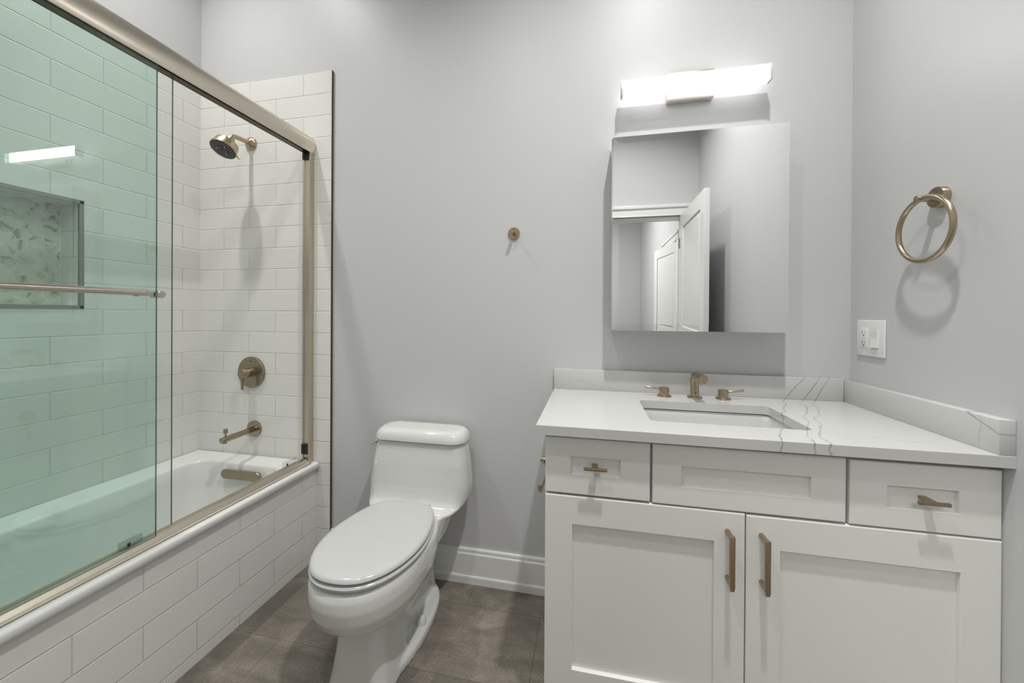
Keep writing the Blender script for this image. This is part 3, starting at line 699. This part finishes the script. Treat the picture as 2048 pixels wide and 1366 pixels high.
sk = MB(); zt2 = CZ-.028
def sl(i, z, r): return [(x, y, z) for x, y in rrect((SX0+SX1)/2, (SY0+SY1)/2, (SX1-SX0)/2+.006-i, (SY1-SY0)/2+.006-i, r, 8)]
sk.loft([sl(-.012, zt2-.0035, .03), sl(0, zt2-.0035, .022), sl(.003, zt2-.01, .024), sl(.0045, zt2-.025, .026), sl(.009, zt2-.075, .032), sl(.0115, zt2-.096, .034), sl(.0135, zt2-.106, .035), sl(.025, zt2-.125, .04), sl(.06, zt2-.135, .04), sl(.06, zt2-.142, .04), sl(.018, zt2-.132, .045), sl(.004, zt2-.10, .04), sl(-.012, zt2-.012, .03), sl(-.012, zt2-.0035, .03)], cap=False)
sk.loft([sl(.06, zt2-.135, .04), sl(.1, zt2-.137, .03)], cap=True)
snk = tag(sk.build('undermount_sink', 'basin', smooth=40), 'white rectangular basin set under the countertop opening', 'sink')
m = MB(); m.lathe(((SX0+SX1)/2, -.27, zt2-.1372), (0, 0, 1), [(.032, 0), (.032, .002), (.026, .003), (.022, .0015), (.001, .0015)], 32); o = m.build('sink_drain', 'bronze', snk); o['label'] = 'bronze drain'

fa = thing('faucet', (.376, -.062, CZ), 'brushed gold widespread faucet with two levers behind the sink', 'faucet')
m = MB(); fx, fy = .3765, -.062
m.lathe((fx, fy, CZ), (0, 0, 1), [(.0255, 0), (.0255, .004), (.0245, .0055), (.0148, .0058)], 40)
pts = [(fx, fy, CZ+.003), (fx, fy, CZ+.03), (fx, fy, CZ+.062)] + [(fx, fy-.026*(1-math.cos(PI/2*k/8)), CZ+.062+.026*math.sin(PI/2*k/8)) for k in range(1, 9)] + [(fx, fy-.06, CZ+.0875), (fx, fy-.112, CZ+.0865)]
m.tube(pts, .0148, 28)
m.lathe((fx, fy-.098, CZ+.076), (0, 0, -1), [(.011, 0), (.011, .008), (.009, .0085)], 24)
sp_ = m.build('spout', 'bronze', fa, smooth=40)
m = MB(); m.prism([(fx-.005, fy-.0149, CZ+.022), (fx+.005, fy-.0149, CZ+.022), (fx+.003, fy-.0153, CZ+.019), (fx, fy-.0153, CZ+.0175), (fx-.003, fy-.0153, CZ+.019)], (0, .0012, 0)); m.build('emblem', 'dark_metal', sp_, smooth=0)
for hx, s_ in ((.2705, -1), (.4735, 1)):
    m = MB(); m.lathe((hx, fy, CZ), (0, 0, 1), [(.0255, 0), (.0255, .004), (.0245, .0055), (.0168, .0058), (.0165, .0075), (.0172, .008), (.0172, .030), (.0160, .0335), (.001, .0345)], 40)
    m.cyl((hx+s_*.012, fy, CZ+.0265), (hx+s_*.068, fy, CZ+.0335), .0042, 20, .0006)
    m.build('handle', 'bronze', fa, smooth=35)

# ------------------------------------------------------------------ mirror cabinet
mc = thing('mirror_cabinet', (.385, 0, 1.1115), 'frameless mirror cabinet with angled edge over the vanity', 'mirror')
MX0, MX1, MZ0, MZ1, MY = .0765, .6655, 1.1115, 1.8375, -.100
m = MB(); m.box(MX0-.004, MX1-.012, MY+.006, W-.001, MZ0+.002, MZ1-.002); m.build('cabinet_box', 'chrome', mc, smooth=0)
m = MB(); b_ = .024
def mr(i, y): return [(MX0+i, y, MZ0+i), (MX1-i, y, MZ0+i), (MX1-i, y, MZ1-i), (MX0+i, y, MZ1-i)]
m.loft([mr(0, MY+.0055), mr(0, MY+.0006), mr(b_, MY)])
o = m.build('mirror_door', ['mirror', 'glass_edge'], mc, smooth=0); o['label'] = 'mirror glass with bevelled edge'
for p in o.data.polygons:
    if abs(p.normal.y) < .5: p.material_index = 1

# ------------------------------------------------------------------ wall lamp
wl = thing('vanity_wall_light', (.366, 0, 2.0), 'lit bar lamp on the wall above the mirror', 'lamp')
LX0, LX1, LZ0, LZ1, LY0, LY1 = .1135, .6165, 2.0115, 2.0665, -.070, -.038
m = MB()
lp = [(LY1, LZ0+.0)] + [(LY0+.006-.006*math.sin(PI/2*k/5), LZ0+.006-.006*math.cos(PI/2*k/5)) for k in range(6)] + [(LY0, LZ1-.003), (LY0+.003, LZ1), (LY1, LZ1)]
m.loft([[(x, y, z) for y, z in lp] for x in (LX0, LX1)])
o = m.build('diffuser', ['lamp_glow', 'lamp_glow_edge', 'lamp_glow_soft'], wl, smooth=30); o['label'] = 'glowing white diffuser bar'
for p in o.data.polygons:
    if p.normal.z < -.9: p.material_index = 1
    if p.normal.y > .9 or p.normal.z > .9: p.material_index = 2
for x0, x1 in ((LX0-.0075, LX0), (LX1, LX1+.0075)):
    m = MB(); m.box(x0, x1, LY1, LY0-.0015, LZ0-.0015, LZ1+.0015, .001); m.build('end_cap', 'lamp_metal', wl)
m = MB(); m.box(.282, .4485, -.020, W-.0005, 1.9955, 2.1030, .003); m.box(.32, .41, LY1-.001, -.019, LZ0+.012, LZ1-.012); m.build('wall_plate', 'lamp_metal', wl)

# ------------------------------------------------------------------ small wall fittings
rh = thing('robe_hook', (-.325, W, 1.49), 'small bronze robe hook alone on the grey wall', 'hook')
m = MB(); m.lathe((-.325, W-.0003, 1.515), (0, -1, 0), [(.0255, 0), (.0255, .0055), (.0245, .007), (.001, .0072)], 40); pl = m.build('rosette', 'bronze', rh, smooth=35)
m = MB(); m.prism([(-.329, .0023, 1.5345), (-.321, .0023, 1.5345), (-.325, .0023, 1.5315)], (0, .001, 0)); m.build('emblem', 'dark_metal', pl, smooth=0)
m = MB(); m.lathe((-.325, W-.006, 1.515), (0, -1, 0), [(.0075, 0), (.0075, .026), (.0085, .030), (.0085, .040), (.0075, .041)], 24); m.build('peg', 'bronze', rh, smooth=35)

tr_ = thing('towel_ring', (XR, -.35, 1.30), 'bronze towel ring on the wall beside the mirror', 'towel ring')
m = MB(); m.lathe((XR-.0003, -.347, 1.489), (-1, 0, 0), [(.0275, 0), (.0275, .014), (.0265, .0155), (.001, .016)], 44); pl = m.build('rosette', 'bronze', tr_, smooth=35)
m = MB(); m.prism([(XR-.0163, -.351, 1.509), (XR-.0163, -.343, 1.509), (XR-.0163, -.347, 1.506)], (.001, 0, 0)); m.build('emblem', 'dark_metal', pl, smooth=0)
m = MB(); m.cyl((XR-.014, -.345, 1.4875), (XR-.058, -.345, 1.4875), .0085, 28, .0008); m.build('post', 'bronze', tr_, smooth=35)
m = MB(); rc_ = Vector((.866, -.357, 1.4025)); Rr = .084
m.tube([rc_+Vector((.0, math.cos(2*PI*k/72)*Rr, math.sin(2*PI*k/72)*Rr)) for k in range(72)], .0068, 16, closed=True); o = m.build('ring', 'bronze', tr_, smooth=60)

ol = thing('outlet_plate', (XR, -.0965, 1.037), 'white double wall plate with outlet and rocker switch', 'outlet')
m = MB(); m.box(XR-.0065, XR-.0002, -.1590, -.0335, 1.0370, 1.1570, .0025, 3); m.build('cover_plate', 'plate', ol, smooth=40)
oy, sy_ = -.0705, -.1195
m = MB(); m.box(XR-.0085, XR-.003, oy-.0165, oy+.0165, 1.0640, 1.1300, .0008); rc2 = m.build('receptacle', 'plate', ol)
m = MB()
for zc in (1.1120, 1.0790):
    m.box(XR-.0088, XR-.008, oy+.0055, oy+.0070, zc-.0005, zc+.0075); m.box(XR-.0088, XR-.008, oy+.0070, oy+.0100, zc+.0028, zc+.0042)
    m.box(XR-.0088, XR-.008, oy-.0070, oy-.0058, zc-.0005, zc+.0065)
    m.lathe((XR-.008, oy, zc-.0065), (-1, 0, 0), [(.0024, 0), (.0024, .0008)], 12)
m.box(XR-.0088, XR-.008, oy-.0095, oy-.0080, 1.0935, 1.0955)
m.build('slots', 'void', rc2, smooth=0)
m = MB(); m.box(XR-.0092, XR-.008, oy-.006, oy+.006, 1.0985, 1.1015); m.box(XR-.0092, XR-.008, oy-.006, oy+.006, 1.0930, 1.0960); m.build('reset_buttons', 'plate', rc2)
m = MB(); m.box(XR-.0075, XR-.003, sy_-.0165, sy_+.0165, 1.0640, 1.1300, .0008); sw = m.build('switch_frame', 'plate', ol)
m = MB(); a_ = (sy_-.0145, sy_+.0145)
m.loft([[(XR-.007, y, 1.0660), (XR-.0125, y, 1.0665), (XR-.0090, y, 1.098), (XR-.0100, y, 1.1255), (XR-.007, y, 1.1280)] for y in a_]); m.build('rocker', 'plate', sw, smooth=0, bevel=.0006)
for z_ in (1.0645, 1.1272): MB().box(XR-.0078, XR-.0072, sy_-.0150, sy_+.0150, z_, z_+.0012).build('slot', 'void', sw, smooth=0)
for y in (oy, sy_):
    for z in (1.0485, 1.1455):
        m = MB(); m.lathe((XR-.0062, y, z), (-1, 0, 0), [(.003, 0), (.0028, .0008), (.001, .001)], 14); m.build('screw', 'plate', ol)

th = thing('toilet_paper_holder', (VX0, -.36, .59), 'bronze paper holder on the side of the vanity, mostly hidden', 'paper holder')
m = MB(); m.lathe((VX0+.0022, -.36, .700), (-1, 0, 0), [(.026, 0), (.026, .006), (.0245, .0075), (.009, .008)], 36); m.cyl((VX0-.006, -.36, .7035), (VX0-.031, -.36, .7035), .0075, 22, .0008); m.build('post', 'bronze', th, smooth=35)
m = MB()
m.tube([(VX0-.024, -.362, .705), (VX0-.022, -.365, .696), (VX0-.0115, -.367, .688), (VX0-.0105, -.367, .66), (VX0-.0185, -.367, .640), (VX0-.026, -.367, .612), (VX0-.0290, -.367, .6025), (VX0-.033, -.367, .606), (VX0-.0345, -.367, .622)], .0045, 14)
m.build('roll_arm', 'bronze', th, smooth=60)

# two small screw marks on the wall left of the tank
for o in list(bpy.data.objects):
    if '_b' in o.keys(): del o['_b']
